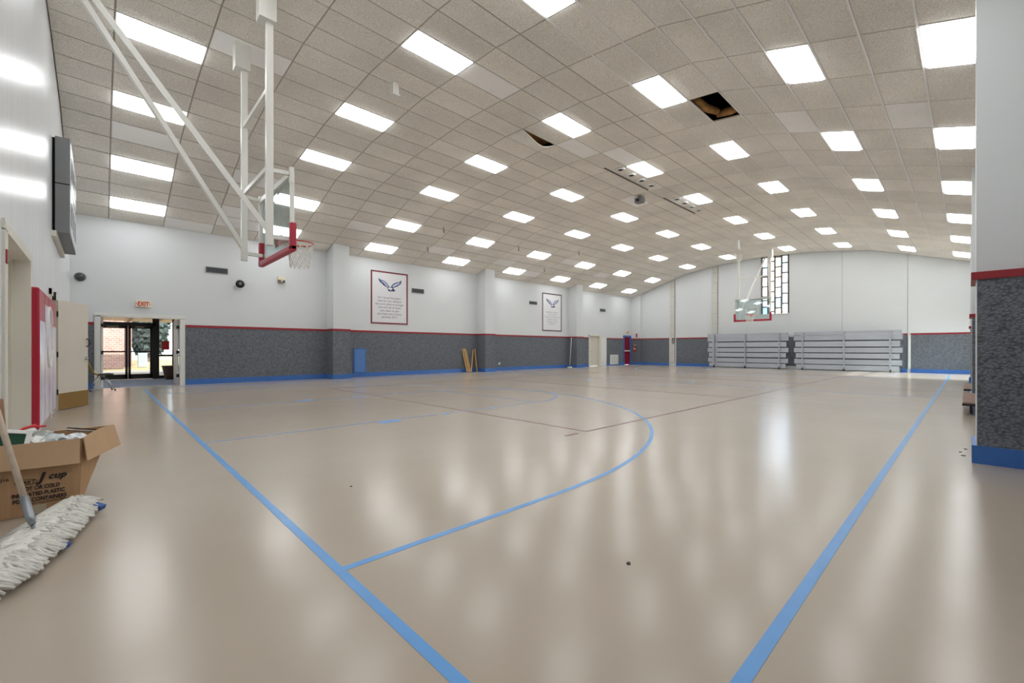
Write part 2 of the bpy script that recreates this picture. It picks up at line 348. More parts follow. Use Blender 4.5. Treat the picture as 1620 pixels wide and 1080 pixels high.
for k in range(-1, 23):
    ua, ub = (U0+k*PU, U0+(k+1)*PU) if k >= 0 else (X0, U0)
    for (ya, za, yb, zb, sd, i) in cols:
        if k >= 0 and k % 3 == 0 and (sd, i) in LI: continue
        if (k, sd, i) in (HOLE, CURL): continue
        c = Vector(((ua+ub)/2, (ya+yb)/2, (za+zb)/2)); d = c-ctr; dep = d.dot(fw); score = 0
        nrm = Vector((0, (zb-za), -(yb-ya))).normalized()
        if dep > .3 and abs(d.dot(rt)/dep) < 1.22 and d.z/dep < .83: score = abs(nrm.dot(d))/d.length/dep**2
        slots.append((score, k, c, math.atan2(zb-za, yb-ya), (k, sd, i) in WHITE))
slots.sort(key=lambda t: -t[0]); rest = B(); 
for n_, (score, k, c, th, white) in enumerate(slots):
    sag = random.choice((0, 0, 1, 1, 2)); me, b = get_tile(0 if k >= 0 else 1, white, sag)
    if n_ < 300 or white:
        o = bpy.data.objects.new('ceiling_tile', me); COL.objects.link(o); o.parent = ceil_o; o.location = c; o.rotation_euler = (th, 0, 0)
    else:
        M = Matrix.Translation(c) @ Matrix.Rotation(th, 4, 'X'); rest.add([M @ v for v in b.v], b.f)
ro = build(rest, 'ceiling_tile_field', TILE, ceil_o); ro['kind'] = 'stuff'
# curled tile hanging from one edge
cb = B(); ya, yb = YC-.61, YC; zc = cz(YC-.3); ux = U0+6*PU
cb.grid(lambda s, t: (ux+.012+(PU-.024)*s, ya+.012+.586*t+(-.10*math.sin(math.pi*s)*(1-t)), cz(ya+.61*t)-.26*math.sin(math.pi*s)**1.2*(1-t)**1.5), 12, 5)
build(cb, 'curled_tile', TILE, ceil_o, True, solid=.014)
build(bx(ux, ux+PU, ya-.3, yb+.3, zc+.14, zc+.24), 'insulation_batt', mat('brown insulation', (176, 128, 74), .95, noise=.3, nscale=9, bump=.6, bscale=30), ceil_o)
# grid bars
ys = sorted({round(c[0], 4) for c in cols} | {round(c[2], 4) for c in cols})
for y in ys: build(bx(X0, X1, y-.0125, y+.0125, cz(y)-.010, cz(y)+.016) if y < 5.0 else bx(X0, X1, y-.007, y+.007, cz(y)+.003, cz(y)+.016), 'grid_runner', BARW if y < 5.0 else BART, ceil_o)
for k in range(24):
    x = U0+k*PU; b = B()
    for (ya, za, yb, zb, sd, i) in cols: b.beam((x, ya, za+.013), (x, yb, zb+.013), .014, .022)
    build(b, 'grid_cross_bar', BART, ceil_o)
# insulation seen through the missing tile
hx = U0+7*PU; hy = YC-4.88
for nm, P in (('insulation_batt', [(hx+.05, hy+.62, 6.5), (hx+.75, hy+.58, 6.46), (hx+1.1, hy+.45, 6.46)]), ('insulation_batt', [(hx+1.12, hy+.0, 6.38), (hx+1.2, hy+.2, 6.42), (hx+1.22, hy+.5, 6.46)])):
    build(B().tube(P, [.07, .09, .07], 10), nm, mat('brown insulation', (176, 128, 74), .95, noise=.3, nscale=9, bump=.6, bscale=30), ceil_o, True)
# ---- light panels
proto = thing('ceiling_light', '-', 'ceiling light', (0, 0, 0), 0, 'fluorescent panels set in the tile ceiling')
lw_, ll_ = .585/2, 1.215/2; fb = B()
for s in (-1, 1): fb.box(-ll_, ll_, s*lw_-.008, s*lw_+.008, -.006, .06); fb.box(s*ll_-.008, s*ll_+.008, -lw_, lw_, -.006, .06)
build(fb, 'frame', TRIMW, proto, local=True)
dl = B().add([(x*(ll_-.012), y*(lw_-.012), .004) for x, y in ((-1, -1), (1, -1), (1, 1), (-1, 1))]+[(x*(ll_-.05), y*(lw_-.05), -.035) for x, y in ((-1, -1), (1, -1), (1, 1), (-1, 1))], [(3, 2, 1, 0), (4, 5, 6, 7), (0, 1, 5, 4), (1, 2, 6, 5), (2, 3, 7, 6), (3, 0, 4, 7)])
build(dl, 'diffuser', LIGHTM, proto, local=True)
build(bx(-ll_+.005, ll_-.005, -lw_+.005, lw_-.005, .06, .1), 'housing', TRIMW, proto, local=True)
first = True
LC = sorted([c for c in cols if (c[4], c[5]) in LI], key=lambda c: -c[0])
for r in range(8):
    for j, (ya, za, yb, zb, sd, i) in enumerate(LC):
        o = proto if first else copy_tree(proto); first = False
        o.location = (U0+(3*r+.5)*PU, (ya+yb)/2, (za+zb)/2); o.rotation_euler = (math.atan2(zb-za, yb-ya), 0, 0)
        o['label'] = 'lit ceiling panel, %s from the banner wall in the %s row from the scoreboard wall' % (ORD[j], ORD[r])
# ---- clusters of round ceiling nozzles, hanging boxes
def nozzle_set(x0, y, label):
    t = thing('ceiling_diffuser', label, 'ceiling vent', (x0, y, cz(y)))
    for k in range(4):
        x = x0+.12+k*.62; z = cz(y)
        rg = build(B().tube([(x+.11*math.cos(a), y+.11*math.sin(a), z-.02) for a in [q*math.pi/9 for q in range(18)]], .035, 6, True), 'nozzle', TRIMW, t, True)
        build(B().tube([(x, y, z-.012), (x, y, z-.03)], .085, 16), 'opening', BLACK, rg)
    build(bx(x0-.3, x0+2.3, y+.28, y+.31, cz(y)-.02, cz(y)-.005), 'slot', DARK, t)
nozzle_set(11.35, 7.28, 'row of four round ceiling nozzles nearer the scoreboard wall')
nozzle_set(15.1, 7.30, 'row of four round ceiling nozzles nearer the bleacher wall')
pj = thing('ceiling_projector', 'small grey box hanging between the two nozzle rows', 'projector', (14.1, 8.15, 6.5))
build(bx(13.98, 14.24, 8.02, 8.3, 6.42, 6.6), 'body', GREYB, pj, bevel=.02); build(B().tube([(13.98, 8.16, 6.5), (13.94, 8.16, 6.5)], .05, 12), 'lens', DARK, pj); build(bx(14.08, 14.14, 8.12, 8.2, 6.6, 6.68), 'mount', STEEL, pj)
hb = thing('hanging_channel', 'narrow white box hanging below the ceiling right of the near backboard masts', 'ceiling box', (4.42, 8.2, 6.3))
build(bx(4.36, 4.49, 8.13, 8.27, 6.42, 6.67), 'body', WHITEM, hb, bevel=.006); build(bx(4.34, 4.51, 8.11, 8.29, 6.39, 6.42), 'end_cap', TRIMW, hb)
hb2 = thing('hanging_channel', 'white box hanging below the ceiling ahead of the far backboard masts', 'ceiling box', (23.4, 8.05, 6.2))
build(bx(23.3, 23.5, 7.96, 8.14, 6.24, 6.66), 'body', WHITEM, hb2, bevel=.006); build(bx(23.28, 23.52, 7.94, 8.16, 6.2, 6.24), 'end_cap', TRIMW, hb2)
# ================================================================== BASKETBALL BACKSTOPS
NETM = mat('white net cord', (232, 230, 224), .8); RIMM = mat('orange red rim enamel', (205, 62, 46), .35)
def backstop(loc, rz, label, wall):
    t = thing('basketball_backstop', label, 'backstop', loc, rz)
    H0, H1, w2 = 2.77, 3.97, .915
    L = lambda b, n, m, par=t, **k: build(b, n, m, par, local=True, **k)
    bd = L(bx(-.018, 0, -w2, w2, H0, H1), 'backboard', BOARDG)
    fr = B()
    for s in (-1, 1): fr.box(-.04, .006, s*w2-.02, s*w2+.02, H0, H1)
    fr.box(-.04, .006, -w2, w2, H1-.02, H1+.02); fr.box(-.04, .006, -w2, w2, H0-.02, H0+.02); L(fr, 'board_frame', WHITEM)
    sq = B()
    for s in (-1, 1): sq.box(.0005, .003, s*.305-.025, s*.305+.025, 3.05, 3.5)
    sq.box(.0005, .003, -.33, .33, 3.05, 3.1); sq.box(.0005, .003, -.33, .33, 3.46, 3.51); L(sq, 'target_square', TRIMW, bd)
    L(bx(-.06, .035, -w2-.05, w2+.05, H0-.07, H0+.03), 'bottom_pad', PADR, bevel=.02)
    for s in (-1, 1): L(bx(-.06, .035, s*w2-.05, s*w2+.05, H0-.06, H0+.38), 'corner_pad', PADR, bevel=.02)
    L(B().tube([(.38+.228*math.cos(a), .228*math.sin(a), 3.05) for a in [k*math.pi/16 for k in range(32)]], .011, 8, True), 'rim', RIMM, smooth=True)
    br = bx(0, .02, -.1, .1, 2.93, 3.07); br.box(.02, .17, -.07, .07, 3.035, 3.05); br.add([(.02, -.06, 2.94), (.16, -.06, 3.035), (.02, -.06, 3.035), (.02, .06, 2.94), (.16, .06, 3.035), (.02, .06, 3.035)], [(0, 1, 2), (3, 5, 4), (0, 3, 4, 1)])
    L(br, 'rim_bracket', RIMM)
    nb = B(); nr = lambda q: .226-.105*q+.035*q*q
    for k in range(12):
        for dr in (-1, 1):
            P = []
            for j in range(13):
                q = j/12; a = 2*math.pi*(k+dr*q*2.5+.06*math.sin(q*25))/12; r = nr(q)
                P.append((.38+r*math.cos(a), r*math.sin(a), 3.045-.43*q))
            nb.tube(P, .0075, 4)
    L(nb, 'net', NETM)
    zr = cz(YC-.81)
    for s in (-1, 1):
        y = s*.81
        L(bx(-.37, -.27, y-.042, y+.042, 2.76, 6.35), 'mast', WHITEM, bevel=.006)
        L(bx(-.48, -.24, y-.11, y+.11, 6.2, zr+.05), 'ceiling_bracket_box', WHITEM, bevel=.005)
        am = B().beam((-.32, y, 3.93), (-.02, s*(w2-.03), 3.93), .05, .06); am.box(-.06, .0, s*w2-.03, s*w2+.03, 3.78, 4.02); L(am, 'upper_arm', WHITEM)
        L(B().beam((-.32, y, 2.90), (-.02, s*(w2-.05), 2.90), .05, .06), 'lower_arm', WHITEM)
        L(B().beam((-.33, y, 2.98), (-wall, s*.07, 6.63), .06, .075), 'diagonal_brace', WHITEM)
        L(B().beam((-.03, s*w2, 3.0), (-.03, s*w2, 4.0), .035, .05), 'side_rail', WHITEM)
    for z in (5.2, 3.98): L(B().beam((-.32, -.8, z), (-.32, .8, z), .055, .07), 'cross_bar', WHITEM)
    L(bx(-.06, -.02, -w2, w2, 3.88, 3.94), 'top_rail', WHITEM)
    return t
backstop((2.22, YC, 0), 0, 'near basketball backstop with glass board, red padding and white mast frame', 2.22-X0-.02)
backstop((26.33, YC, 0), math.pi, 'far basketball backstop hanging in front of the coloured glass window', X1-26.33-.04)
# ================================================================== FAR WINDOW
win = struct(thing('window_1', 'tall window of white and pale blue glass panes', 'window', (X1+.1, 7.85, 3.24)))
ye = [8.55, 8.22, 7.86, 7.51, 7.16]; tints = [(250, 252, 255), (236, 246, 250), (196, 222, 238), (255, 244, 232), (214, 236, 246), (176, 200, 222)]
PM = [glass('pane tint %d' % i, c, .05, .12) for i, c in enumerate(tints)]
BARM = mat('brown window bar', (104, 92, 80), .6)
random.seed(11)
for i, y in enumerate(ye): build(bx(X1-.01, X1+.09, y-.042, y+.042, 3.24, 6.66), 'mullion', BARM, win)
build(bx(X1-.03, X1+.12, 7.12, 8.59, 3.2, 3.25), 'window_sill', TRIMW, win)
for i in range(4):
    z = 3.25; hts = [(.45, .40, .22, .60, .58, .56, .62), (.16, .58, .60, .62, .60, .58, .3), (.36, .62, .60, .60, .60, .58, .2), (.60, .60, .60, .60, .58, .56)][i]; j = 0
    pal = [(5, 4, 0, 0, 0, 2, 1), (1, 0, 3, 0, 0, 3, 0), (3, 5, 0, 0, 3, 0, 0), (0, 2, 1, 0, 2, 4)][i]
    while z < 6.6:
        h = hts[j % len(hts)]; z1 = min(z+h, 6.66)
        build(bx(X1+.03, X1+.04, ye[i+1]+.03, ye[i]-.03, z, z1-.06), 'pane', PM[pal[j % len(pal)]], win)
        build(bx(X1+.0, X1+.08, ye[i+1]+.02, ye[i]-.02, z1-.075, z1), 'glazing_bar', BARM, win); z = z1; j += 1
# side glazing in the last bay, where the sunlight comes in
w2 = struct(thing('window_2', 'glazed wall of the last bay letting sunlight in', 'window', (25.6, Y0-.1, 0)))
for x in (23.02, 24.06, 25.1, 26.1, 27.14, 28.18): build(bx(x-.03, x+.03, Y0-.15, Y0-.05, 0, 2.6), 'mullion', BRONZE, w2)
for z in (.04, 2.1, 2.56): build(bx(23.0, 28.2, Y0-.15, Y0-.05, z-.04, z+.04), 'rail', BRONZE, w2)
for a, b_ in zip((23.02, 24.06, 25.1, 26.1, 27.14), (24.06, 25.1, 26.1, 27.14, 28.18)): build(bx(a+.03, b_-.03, Y0-.105, Y0-.095, .08, 2.06), 'pane', GLASS, w2); build(bx(a+.03, b_-.03, Y0-.105, Y0-.095, 2.14, 2.52), 'pane', GLASS, w2)
# ================================================================== BLEACHERS
def bleacher(y0, y1, label):
    t = thing('folding_bleacher', label, 'bleacher', (28.4, (y0+y1)/2, 0))
    rows = [(2.10, 1.93), (1.90, 1.63), (1.56, 1.28), (1.22, .97), (.92, .67), (.60, .34), (.30, .06)]
    for i, (zt, zb) in enumerate(rows):
        e = (.0, .05, -.06, .04, -.08, .02, -.10)[i]; x = 28.28+(.07 if i % 2 else 0)
        pl = B()
        n = 3; h = (zt-zb)/n
        for k in range(n): pl.box(x, x+.045, y0-e, y1+e, zb+k*h+.009, zb+(k+1)*h-.009)
        pl.box(x+.03, x+.042, y0-e, y1+e, zb, zt)
        p = build(pl, 'plank', ALU, t)
        for yy in (y0-e, y1+e): build(bx(x-.004, x+.05, yy-.012, yy+.012, zb-.004, zt+.004), 'end_cap', CAPB if i % 2 else ALUD, p)
    L = y1-y0
    for f in (.09, .5, .91):
        y = y0+L*f; fr = B().beam((28.24, y, .12), (28.24, y, 2.06), .05, .05); fr.beam((28.46, y+.05, .12), (28.46, y+.05, 2.0), .05, .05)
        for k in range(7): fr.beam((28.24, y, .2+k*.29), (28.46, y+.05, .34+k*.27), .035, .035)
        for zt, zb in rows: fr.box(28.2, 28.25, y-.07, y+.05, (zt+zb)/2-.03, (zt+zb)/2+.03)
        s = build(fr, 'support_frame', ALUD, t)
        wh = B().tube([(28.22, y-.03, .06), (28.22, y+.03, .06)], .06, 14); build(wh, 'caster', DARK, t, False)
        build(bx(28.18, 28.27, y-.04, y+.04, .07, .15), 'caster_fork', STEEL, t)
bleacher(7.06, 11.5, 'tipped up aluminium bleacher on the left, under the far basket')
bleacher(2.22, 6.72, 'tipped up aluminium bleacher on the right of the far wall')
# ================================================================== BANNER WALL FITTINGS
YW = Y1
NAVY = mat('navy print', (40, 58, 110), .6); GREYT = mat('grey lettering', (116, 114, 120), .6); FRM = mat('maroon banner border', (120, 30, 46), .5); FRD = mat('dark plum banner border', (78, 52, 62), .5)
BAN = mat('banner white', (226, 226, 228), .55); PALE = mat('pale blue print', (196, 208, 232), .6)
def banner(u0, u1, lines, label, bm, tm):
    z0, z1 = 2.23, 4.49; t = thing('wall_banner', label, 'banner', ((u0+u1)/2, YW-.01, z0))
    build(bx(u0, u1, YW-.012, YW, z0, z1), 'panel', BAN, t)
    fr = B(); e = .06
    for a, b_ in ((u0, u0+e), (u1-e, u1)): fr.box(a, b_, YW-.022, YW-.012, z0, z1)
    for a, b_ in ((z0, z0+e), (z1-e, z1)): fr.box(u0+e, u1-e, YW-.022, YW-.012, a, b_)
    build(fr, 'border', bm, t)
    W, H = u1-u0, z1-z0; uc = (u0+u1)/2
    # eagle with raised wings, drawn in fractions of the panel
    def poly(name, pts, m, dy):
        f = lambda d: (lambda x, y: (u0+x*W, YW-.012-d, z1-y*H))
        build(B().prism(pts, f(dy-.001), f(dy)), name, m, t)
    poly('eagle_wing', [(.19, .135), (.25, .165), (.33, .175), (.40, .205), (.455, .25), (.50, .295), (.455, .305), (.39, .285), (.33, .265), (.29, .235), (.235, .21), (.215, .18)], NAVY, .002)
    poly('wing_feathers', [(.25, .18), (.33, .19), (.39, .22), (.44, .262), (.475, .293), (.43, .285), (.385, .262), (.34, .225), (.28, .20)], PALE, .004)
    for a in (0, .055, .11): poly('wing_feathers', [(.27+a, .213+a*.55), (.31+a, .216+a*.65), (.345+a, .246+a*.65)], NAVY, .006)
    poly('eagle_wing', [(.82, .135), (.815, .175), (.80, .21), (.75, .235), (.71, .262), (.65, .28), (.59, .30), (.555, .295), (.53, .285), (.57, .24), (.62, .205), (.69, .185), (.76, .17)], NAVY, .002)
    poly('wing_feathers', [(.79, .175), (.75, .215), (.68, .25), (.60, .28), (.56, .282), (.60, .24), (.65, .215), (.72, .195)], PALE, .004)
    for a in (0, .055, .11): poly('wing_feathers', [(.75-a, .205+a*.4), (.70-a, .228+a*.4), (.665-a, .25+a*.35)], NAVY, .006)
    poly('eagle_body', [(.455, .30), (.50, .285), (.555, .288), (.60, .31), (.63, .335), (.66, .345), (.62, .365), (.56, .365), (.52, .37), (.47, .37), (.445, .345), (.435, .32)], NAVY, .003)
    poly('eagle_head', [(.455, .305), (.50, .293), (.56, .30), (.58, .32), (.545, .335), (.525, .355), (.50, .335), (.475, .328), (.468, .345), (.452, .335)], BAN, .005)
    for k, (s, sc) in enumerate(lines): text('lettering', s, .125*sc, tm, t, (uc, YW-.0135, z1-H*(.515+.0615*k)))
banner(8.23, 9.97, [('For I know the plans I', 1), ('have for you, declares', 1), ('the Lord, plans to prosper', 1), ('you and not to harm', 1), ('you, plans to give', 1), ('you hope and a future.', 1), ('Jeremiah 29:11', 1)], 'eagle banner with bright maroon border, nearer one on the long wall', FRM, GREYT)
banner(18.88, 20.64, [('But those who hope', 1), ('in the Lord will', 1), ('renew their strength. They', 1), ('will soar on wings', 1), ('like eagles; they will', 1), ('Isaiah 40:31', 1)], 'eagle banner with dark plum border, farther one on the long wall', FRD, mat('pale grey lettering', (170, 170, 176), .6))
VENTM = mat('dark grey vent', (92, 96, 98), .5)
for n_, (u0, u1, z0, z1, lb) in enumerate(((2.51, 3.13, 3.68, 3.87, 'dark wall vent left of the first pilaster'), (10.18, 10.81, 3.70, 3.9, 'dark wall vent just right of the nearer eagle banner'), (17.79, 18.42, 3.72, 3.9, 'dark wall vent just left of the farther eagle banner'), (24.72, 25.32, 3.72, 3.91, 'dark wall vent above the beige side door'))):
    t = thing('wall_vent', lb, 'vent', ((u0+u1)/2, YW, z0)); fr = B()
    for a, b_ in ((u0, u0+.02), (u1-.02, u1)): fr.box(a, b_, YW-.03, YW, z0, z1)
    for a, b_ in ((z0, z0+.02), (z1-.02, z1)): fr.box(u0, u1, YW-.03, YW, a, b_)
    build(fr, 'frame', GREYB, t); build(bx(u0, u1, YW-.008, YW, z0, z1), 'backing', DARK, t)
    for k in range(11): x = u0+.05+k*(u1-u0-.1)/10; build(B().beam((x, YW-.018, z0+.02), (x, YW-.018, z1-.02), .03, .006, (.5, 1, 0)), 'slat', VENTM, t)
# exit sign
def exit_sign(x, y, z, w_, h_, label, arrows):
    t = thing('exit_sign', label, 'sign', (x, y, z)); build(bx(x-w_/2, x+w_/2, y-.07, y, z, z+h_), 'housing', mat('ivory plastic', (232, 222, 196), .5), t, bevel=.008)
    RT_ = mat('red sign letters', (208, 40, 30), .5)
    text('lettering', 'EXIT', h_*.92, RT_, t, (x, y-.0725, z+h_*.18), sx=.70, bold=.0055)
    if arrows:
        for s in (-1, 1):
            a = x+s*w_*.45; build(B().beam((a, y-.072, z+h_*.5), (a-s*.025, y-.072, z+h_*.66), .012, .004, (0, 1, 0)).beam((a, y-.072, z+h_*.5), (a-s*.025, y-.072, z+h_*.34), .012, .004, (0, 1, 0)), 'arrow', RT_, t)
exit_sign(.94, YW, 2.42, .36, .2, 'ivory EXIT sign with red letters over the glazed entrance', True)
exit_sign(28.15, YW, 2.27, .42, .2, 'small EXIT sign above the red door in the far corner', False)
# horn speaker, emergency light, dome camera
t = thing('horn_speaker', 'black round horn speaker on the wall below the first vent', 'speaker', (3.45, YW, 3.25))
build(B().tube([(3.45, YW-.02, 3.38), (3.45, YW-.10, 3.38), (3.45, YW-.17, 3.37), (3.45, YW-.2, 3.37)], [.05, .06, .13, .135], 18), 'bell', DARK, t, True)
build(B().tube([(3.45, YW-.2, 3.37), (3.45, YW-.23, 3.37)], [.04, .03], 12), 'driver_cap', STEEL, t, True); build(bx(3.40, 3.50, YW-.06, YW, 3.33, 3.43), 'mount', DARK, t)
t = thing('emergency_light', 'small ivory emergency light below the near backboard', 'wall light', (4.78, YW, 3.62))
build(bx(4.66, 4.9, YW-.1, YW, 3.66, 3.78), 'housing', MATS['ivory plastic'], t, bevel=.012); build(bx(4.67, 4.89, YW-.11, YW-.02, 3.58, 3.66), 'lamp_tray', mat('brown smoked lens', (110, 96, 74), .3), t); build(B().tube([(4.78, YW-.11, 3.62), (4.78, YW-.125, 3.62)], .03, 10), 'bulb', TRIMW, t)
t = thing('dome_camera', 'dark oval dome camera in the corner beside the scoreboard', 'camera', (-.42, YW, 3.13))
build(B().tube([(-.42, YW, 3.19), (-.42, YW-.05, 3.18), (-.42, YW-.11, 3.17), (-.42, YW-.13, 3.165)], [.11, .1, .07, .02], 16), 'dome', mat('smoked dome', (60, 64, 68), .2), t, True); build(B().tube([(-.42, YW, 3.19), (-.42, YW-.02, 3.19)], .125, 18), 'base_ring', GREYB, t, True)
# blue hatch
t = thing('access_hatch', 'blue painted access hatch in the carpet right of the first pilaster', 'hatch', (7.74, YW-.02, .18))
build(bx(7.47, 8.0, YW-.045, YW-.02, .18, 1.17), 'frame', BLUE, t); build(bx(7.51, 7.96, YW-.06, YW-.045, .21, 1.13), 'door', mat('light blue paint', (88, 132, 196), .35), t, bevel=.004); build(B().tube([(7.92, YW-.06, .86), (7.92, YW-.1, .86)], .02, 8), 'knob', CHROME, t)
tag(build(bx(15.42, 15.52, YW-.03, YW-.02, .32, .44), 'wall_outlet', TRIMW, bevel=.004), 'white wall outlet low on the carpet beyond the second pilaster', 'outlet')
# scraps of lumber leaning in the corner of the second pilaster
for n_, (xb, xt, w_, lb) in enumerate(((13.10, 12.98, .04, 'leftmost pine board leaning by the second pilaster'), (13.20, 13.09, .05, 'second pine board from the left, leaning by the second pilaster'), (13.30, 13.19, .04, 'third pine board from the left, leaning by the second pilaster'), (13.34, 13.66, .05, 'slanting pine stick leaning towards the second pilaster'), (13.72, 13.76, .05, 'upright pine stick closest to the second pilaster'))):
    y0, y1 = YW-.30, YW-.05; h = (1.15, 1.17, 1.16, 1.1, 1.16)[n_]
    tag(build(B().beam((xb, y0, .015), (xt, y1, h), (.07 if n_ == 1 else .05), w_, (0, 1, 0)), 'lumber', WOOD, bevel=.003), lb, 'board', 'scraps of lumber')
# push broom by third pilaster
t = thing('push_broom', 'white handled broom standing against the third pilaster', 'broom', (20.95, 16.9, 0))
build(B().tube([(21.0, 16.92, .1), (21.2, 16.95, 1.86)], .018, 8), 'handle', TRIMW, t, True); build(bx(20.8, 21.18, 16.86, 16.98, .08, .13), 'head', mat('dark blue head', (50, 70, 120), .5), t, bevel=.01); build(bx(20.81, 21.17, 16.87, 16.97, 0, .08), 'bristles', TRIMW, t)
# beige door, white panel, louvre, red door
def door_y(name, x0, x1, h, label, leafm, framem, push, rec=.1):
    t = struct(thing(name, label, 'door', ((x0+x1)/2, YW, 0))); fr = B()
    for a, b_ in ((x0-.08, x0+.03), (x1-.03, x1+.08)): fr.box(a, b_, YW-.05, YW+.19, 0, h+.02)
    fr.box(x0-.08, x1+.08, YW-.05, YW+.19, h-.03, h+.08); build(fr, 'frame', framem, t)
    lf = build(bx(x0+.03, x1-.03, YW+rec, YW+rec+.045, .01, h-.03), 'leaf', leafm, t)
    if push: build(bx(x0+.08, x1-.1, YW+rec-.09, YW+rec-.04, .98, 1.06), 'push_bar', TRIMW, lf, bevel=.01); build(bx(x0+.1, x0+.16, YW+rec-.05, YW+rec, .96, 1.08), 'bar_bracket', STEEL, lf)
    else: build(B().tube([(x0+.14, YW+rec, 1.0), (x0+.14, YW+rec-.06, 1.0), (x0+.25, YW+rec-.06, 1.0)], .012, 8), 'lever', CHROME, lf)
    return t
door_y('door_1', 23.5, 24.62, 2.05, 'beige flush door beyond the third pilaster', BEIGE, CREAM, False)
door_y('door_2', 27.68, 28.6, 2.07, 'dark red door with blue frame in the far corner', mat('dark red door paint', (140, 18, 32), .4), BLUE, True, .06)
tag(build(bx(24.78, 25.44, YW-.03, YW, 0.02, 1.93), 'wall_panel', TRIMW), 'plain white board on the wall right of the beige door', 'panel')
t = thing('wall_louvre', 'white louvred heater grille low on the carpet left of the red door', 'grille', (26.35, YW-.05, .06)); build(bx(25.85, 26.85, YW-.08, YW-.02, .07, .75), 'casing', TRIMW, t, bevel=.01)
for k in range(6): build(bx(25.92, 26.78, YW-.10, YW-.08, .16+k*.095, .21+k*.095), 'slat', mat('off white slat', (206, 206, 200), .5), t)
t = thing('fire_extinguisher', 'red fire extinguisher hung on the far wall beside the red door', 'extinguisher', (28.78, 16.4, .95))
EXR = mat('extinguisher red', (190, 26, 26), .3)
xq, yq = 28.48, 16.86
build(B().tube([(xq, yq, .95), (xq, yq, .97), (xq, yq, 1.32), (xq, yq, 1.38), (xq, yq, 1.42)], [.07, .08, .08, .05, .025], 14), 'cylinder', EXR, t, True); build(bx(xq-.02, xq+.02, yq-.08, yq+.05, 1.42, 1.47), 'valve', TRIMW, t); build(B().tube([(xq-.02, yq-.06, 1.43), (xq-.06, yq-.1, 1.3), (xq-.06, yq-.1, 1.1)], .012, 6), 'hose', DARK, t, True); build(B().tube([(xq, yq, 1.12), (xq, yq, 1.22)], .0815, 14), 'paper_label', TRIMW, t); build(bx(xq+.06, 28.6, yq-.04, yq+.04, 1.2, 1.36), 'wall_bracket', DARK, t)
tag(build(bx(28.6, 28.618, 16.74, 16.85, 2.02, 2.3), 'extinguisher_sign', EXR), 'small red sign above the fire extinguisher', 'sign')
# ================================================================== ENTRANCE in the banner wall
t = struct(thing('door_3', 'wide cased opening to the glazed entrance lobby', 'door', (.92, YW, 0))); fr = B()
for a, b_ in ((-.13, 0.0), (1.83, 1.96)): fr.box(a, b_, YW-.04, YW+.22, 0, 2.12)
fr.box(-.13, 1.96, YW-.04, YW+.22, 2.1, 2.21); build(fr, 'casing', TRIMW, t)
lf = build(bx(1.775, 1.82, YW+.2, YW+1.08, .01, 2.09), 'leaf', TRIMW, t)
for z in (.3, 1.05, 1.85): build(bx(1.76, 1.84, YW+.12, YW+.22, z-.05, z+.05), 'hinge', DARK, lf)
lf = build(bx(.01, .055, YW+.2, YW+1.08, .01, 2.09), 'leaf', TRIMW, t)
for z in (.3, 1.05, 1.85): build(bx(-.005, .06, YW+.12, YW+.22, z-.05, z+.05), 'hinge', DARK, lf)
YV = 21.8
lob = struct(build(bx(-1.2, 3.2, YW+.0, YV, -.2, -.002), 'lobby_floor', VCARP, origin=(0, 0, 0)), 'blue grey carpet of the entrance lobby', 'floor')
lobw = B().box(-1.3, -1.2, YW+.2, YV+.1, -.2, 3).box(3.2, 3.3, YW+.2, YV+.1, -.2, 3); struct(build(lobw, 'wall_lobby', CREAM, origin=(0, 0, 0)), 'side walls of the entrance lobby', 'wall')
struct(build(bx(-1.3, 3.3, YW+.2, YV+.1, 2.75, 2.85), 'ceiling_lobby', TRIMW, origin=(0, 0, 0)), 'ceiling of the entrance lobby', 'ceiling')
st = struct(thing('door_4', 'dark bronze storefront with glass double doors and side lights', 'door', (.8, YV, 0)))
for x, wd in ((-1.17, .06), (-.10, .1), (1.56, .2), (2.10, .07), (3.17, .06)): build(bx(x-wd/2, x+wd/2, YV-.06, YV+.06, 0, 2.75), 'post', BRONZE, st)
build(bx(-.1, 1.56, YV-.06, YV+.06, 2.03, 2.16), 'header', BRONZE, st); build(bx(-1.2, 3.2, YV-.06, YV+.06, 2.69, 2.75), 'head_rail', BRONZE, st)
for x in (-1.17, 1.56): build(bx(x, x+(1.6 if x > 0 else 1.1), YV-.05, YV+.05, 0, .12), 'bottom_rail', BRONZE, st); build(bx(x, x+(1.6 if x > 0 else 1.1), YV-.05, YV+.05, .86, .94), 'mid_rail', BRONZE, st)
for a, b_ in ((-.05, .745), (.755, 1.46)):
    d = B()
    for p, q in ((a, a+.075), (b_-.075, b_)): d.box(p, q, YV-.03, YV+.03, .02, 2.03)
    d.box(a, b_, YV-.03, YV+.03, .02, .2).box(a, b_, YV-.03, YV+.03, 1.93, 2.03); lf = build(d, 'door_leaf', BRONZE, st)
    build(bx(a+.07, b_-.07, YV-.005, YV+.005, .19, 1.94), 'pane', GLASS, lf); build(bx(a+.06, b_-.06, YV-.1, YV-.06, 1.03, 1.08), 'push_bar', BRONZE, lf); build(bx(a+.2, b_-.25, YV-.08, YV-.03, 1.95, 2.02), 'closer', mat('gold grey closer', (120, 110, 84), .4), lf)
for a, b_, z0, z1 in ((-.05, 1.46, 2.16, 2.69), (1.66, 2.07, .94, 2.69), (2.13, 3.14, .94, 2.69), (1.66, 2.07, .12, .86), (2.13, 3.14, .12, .86), (-1.14, -.15, .94, 2.69), (-1.14, -.15, .12, .86)): build(bx(a, b_, YV-.005, YV+.005, z0, z1), 'pane', GLASS, st)
tag(build(bx(1.74, 1.98, YV-.02, YV-.008, 1.12, 1.46), 'window_notice', mat('notice red', (206, 40, 44), .5)), 'red notice stuck to the glass of the entrance side light', 'notice')
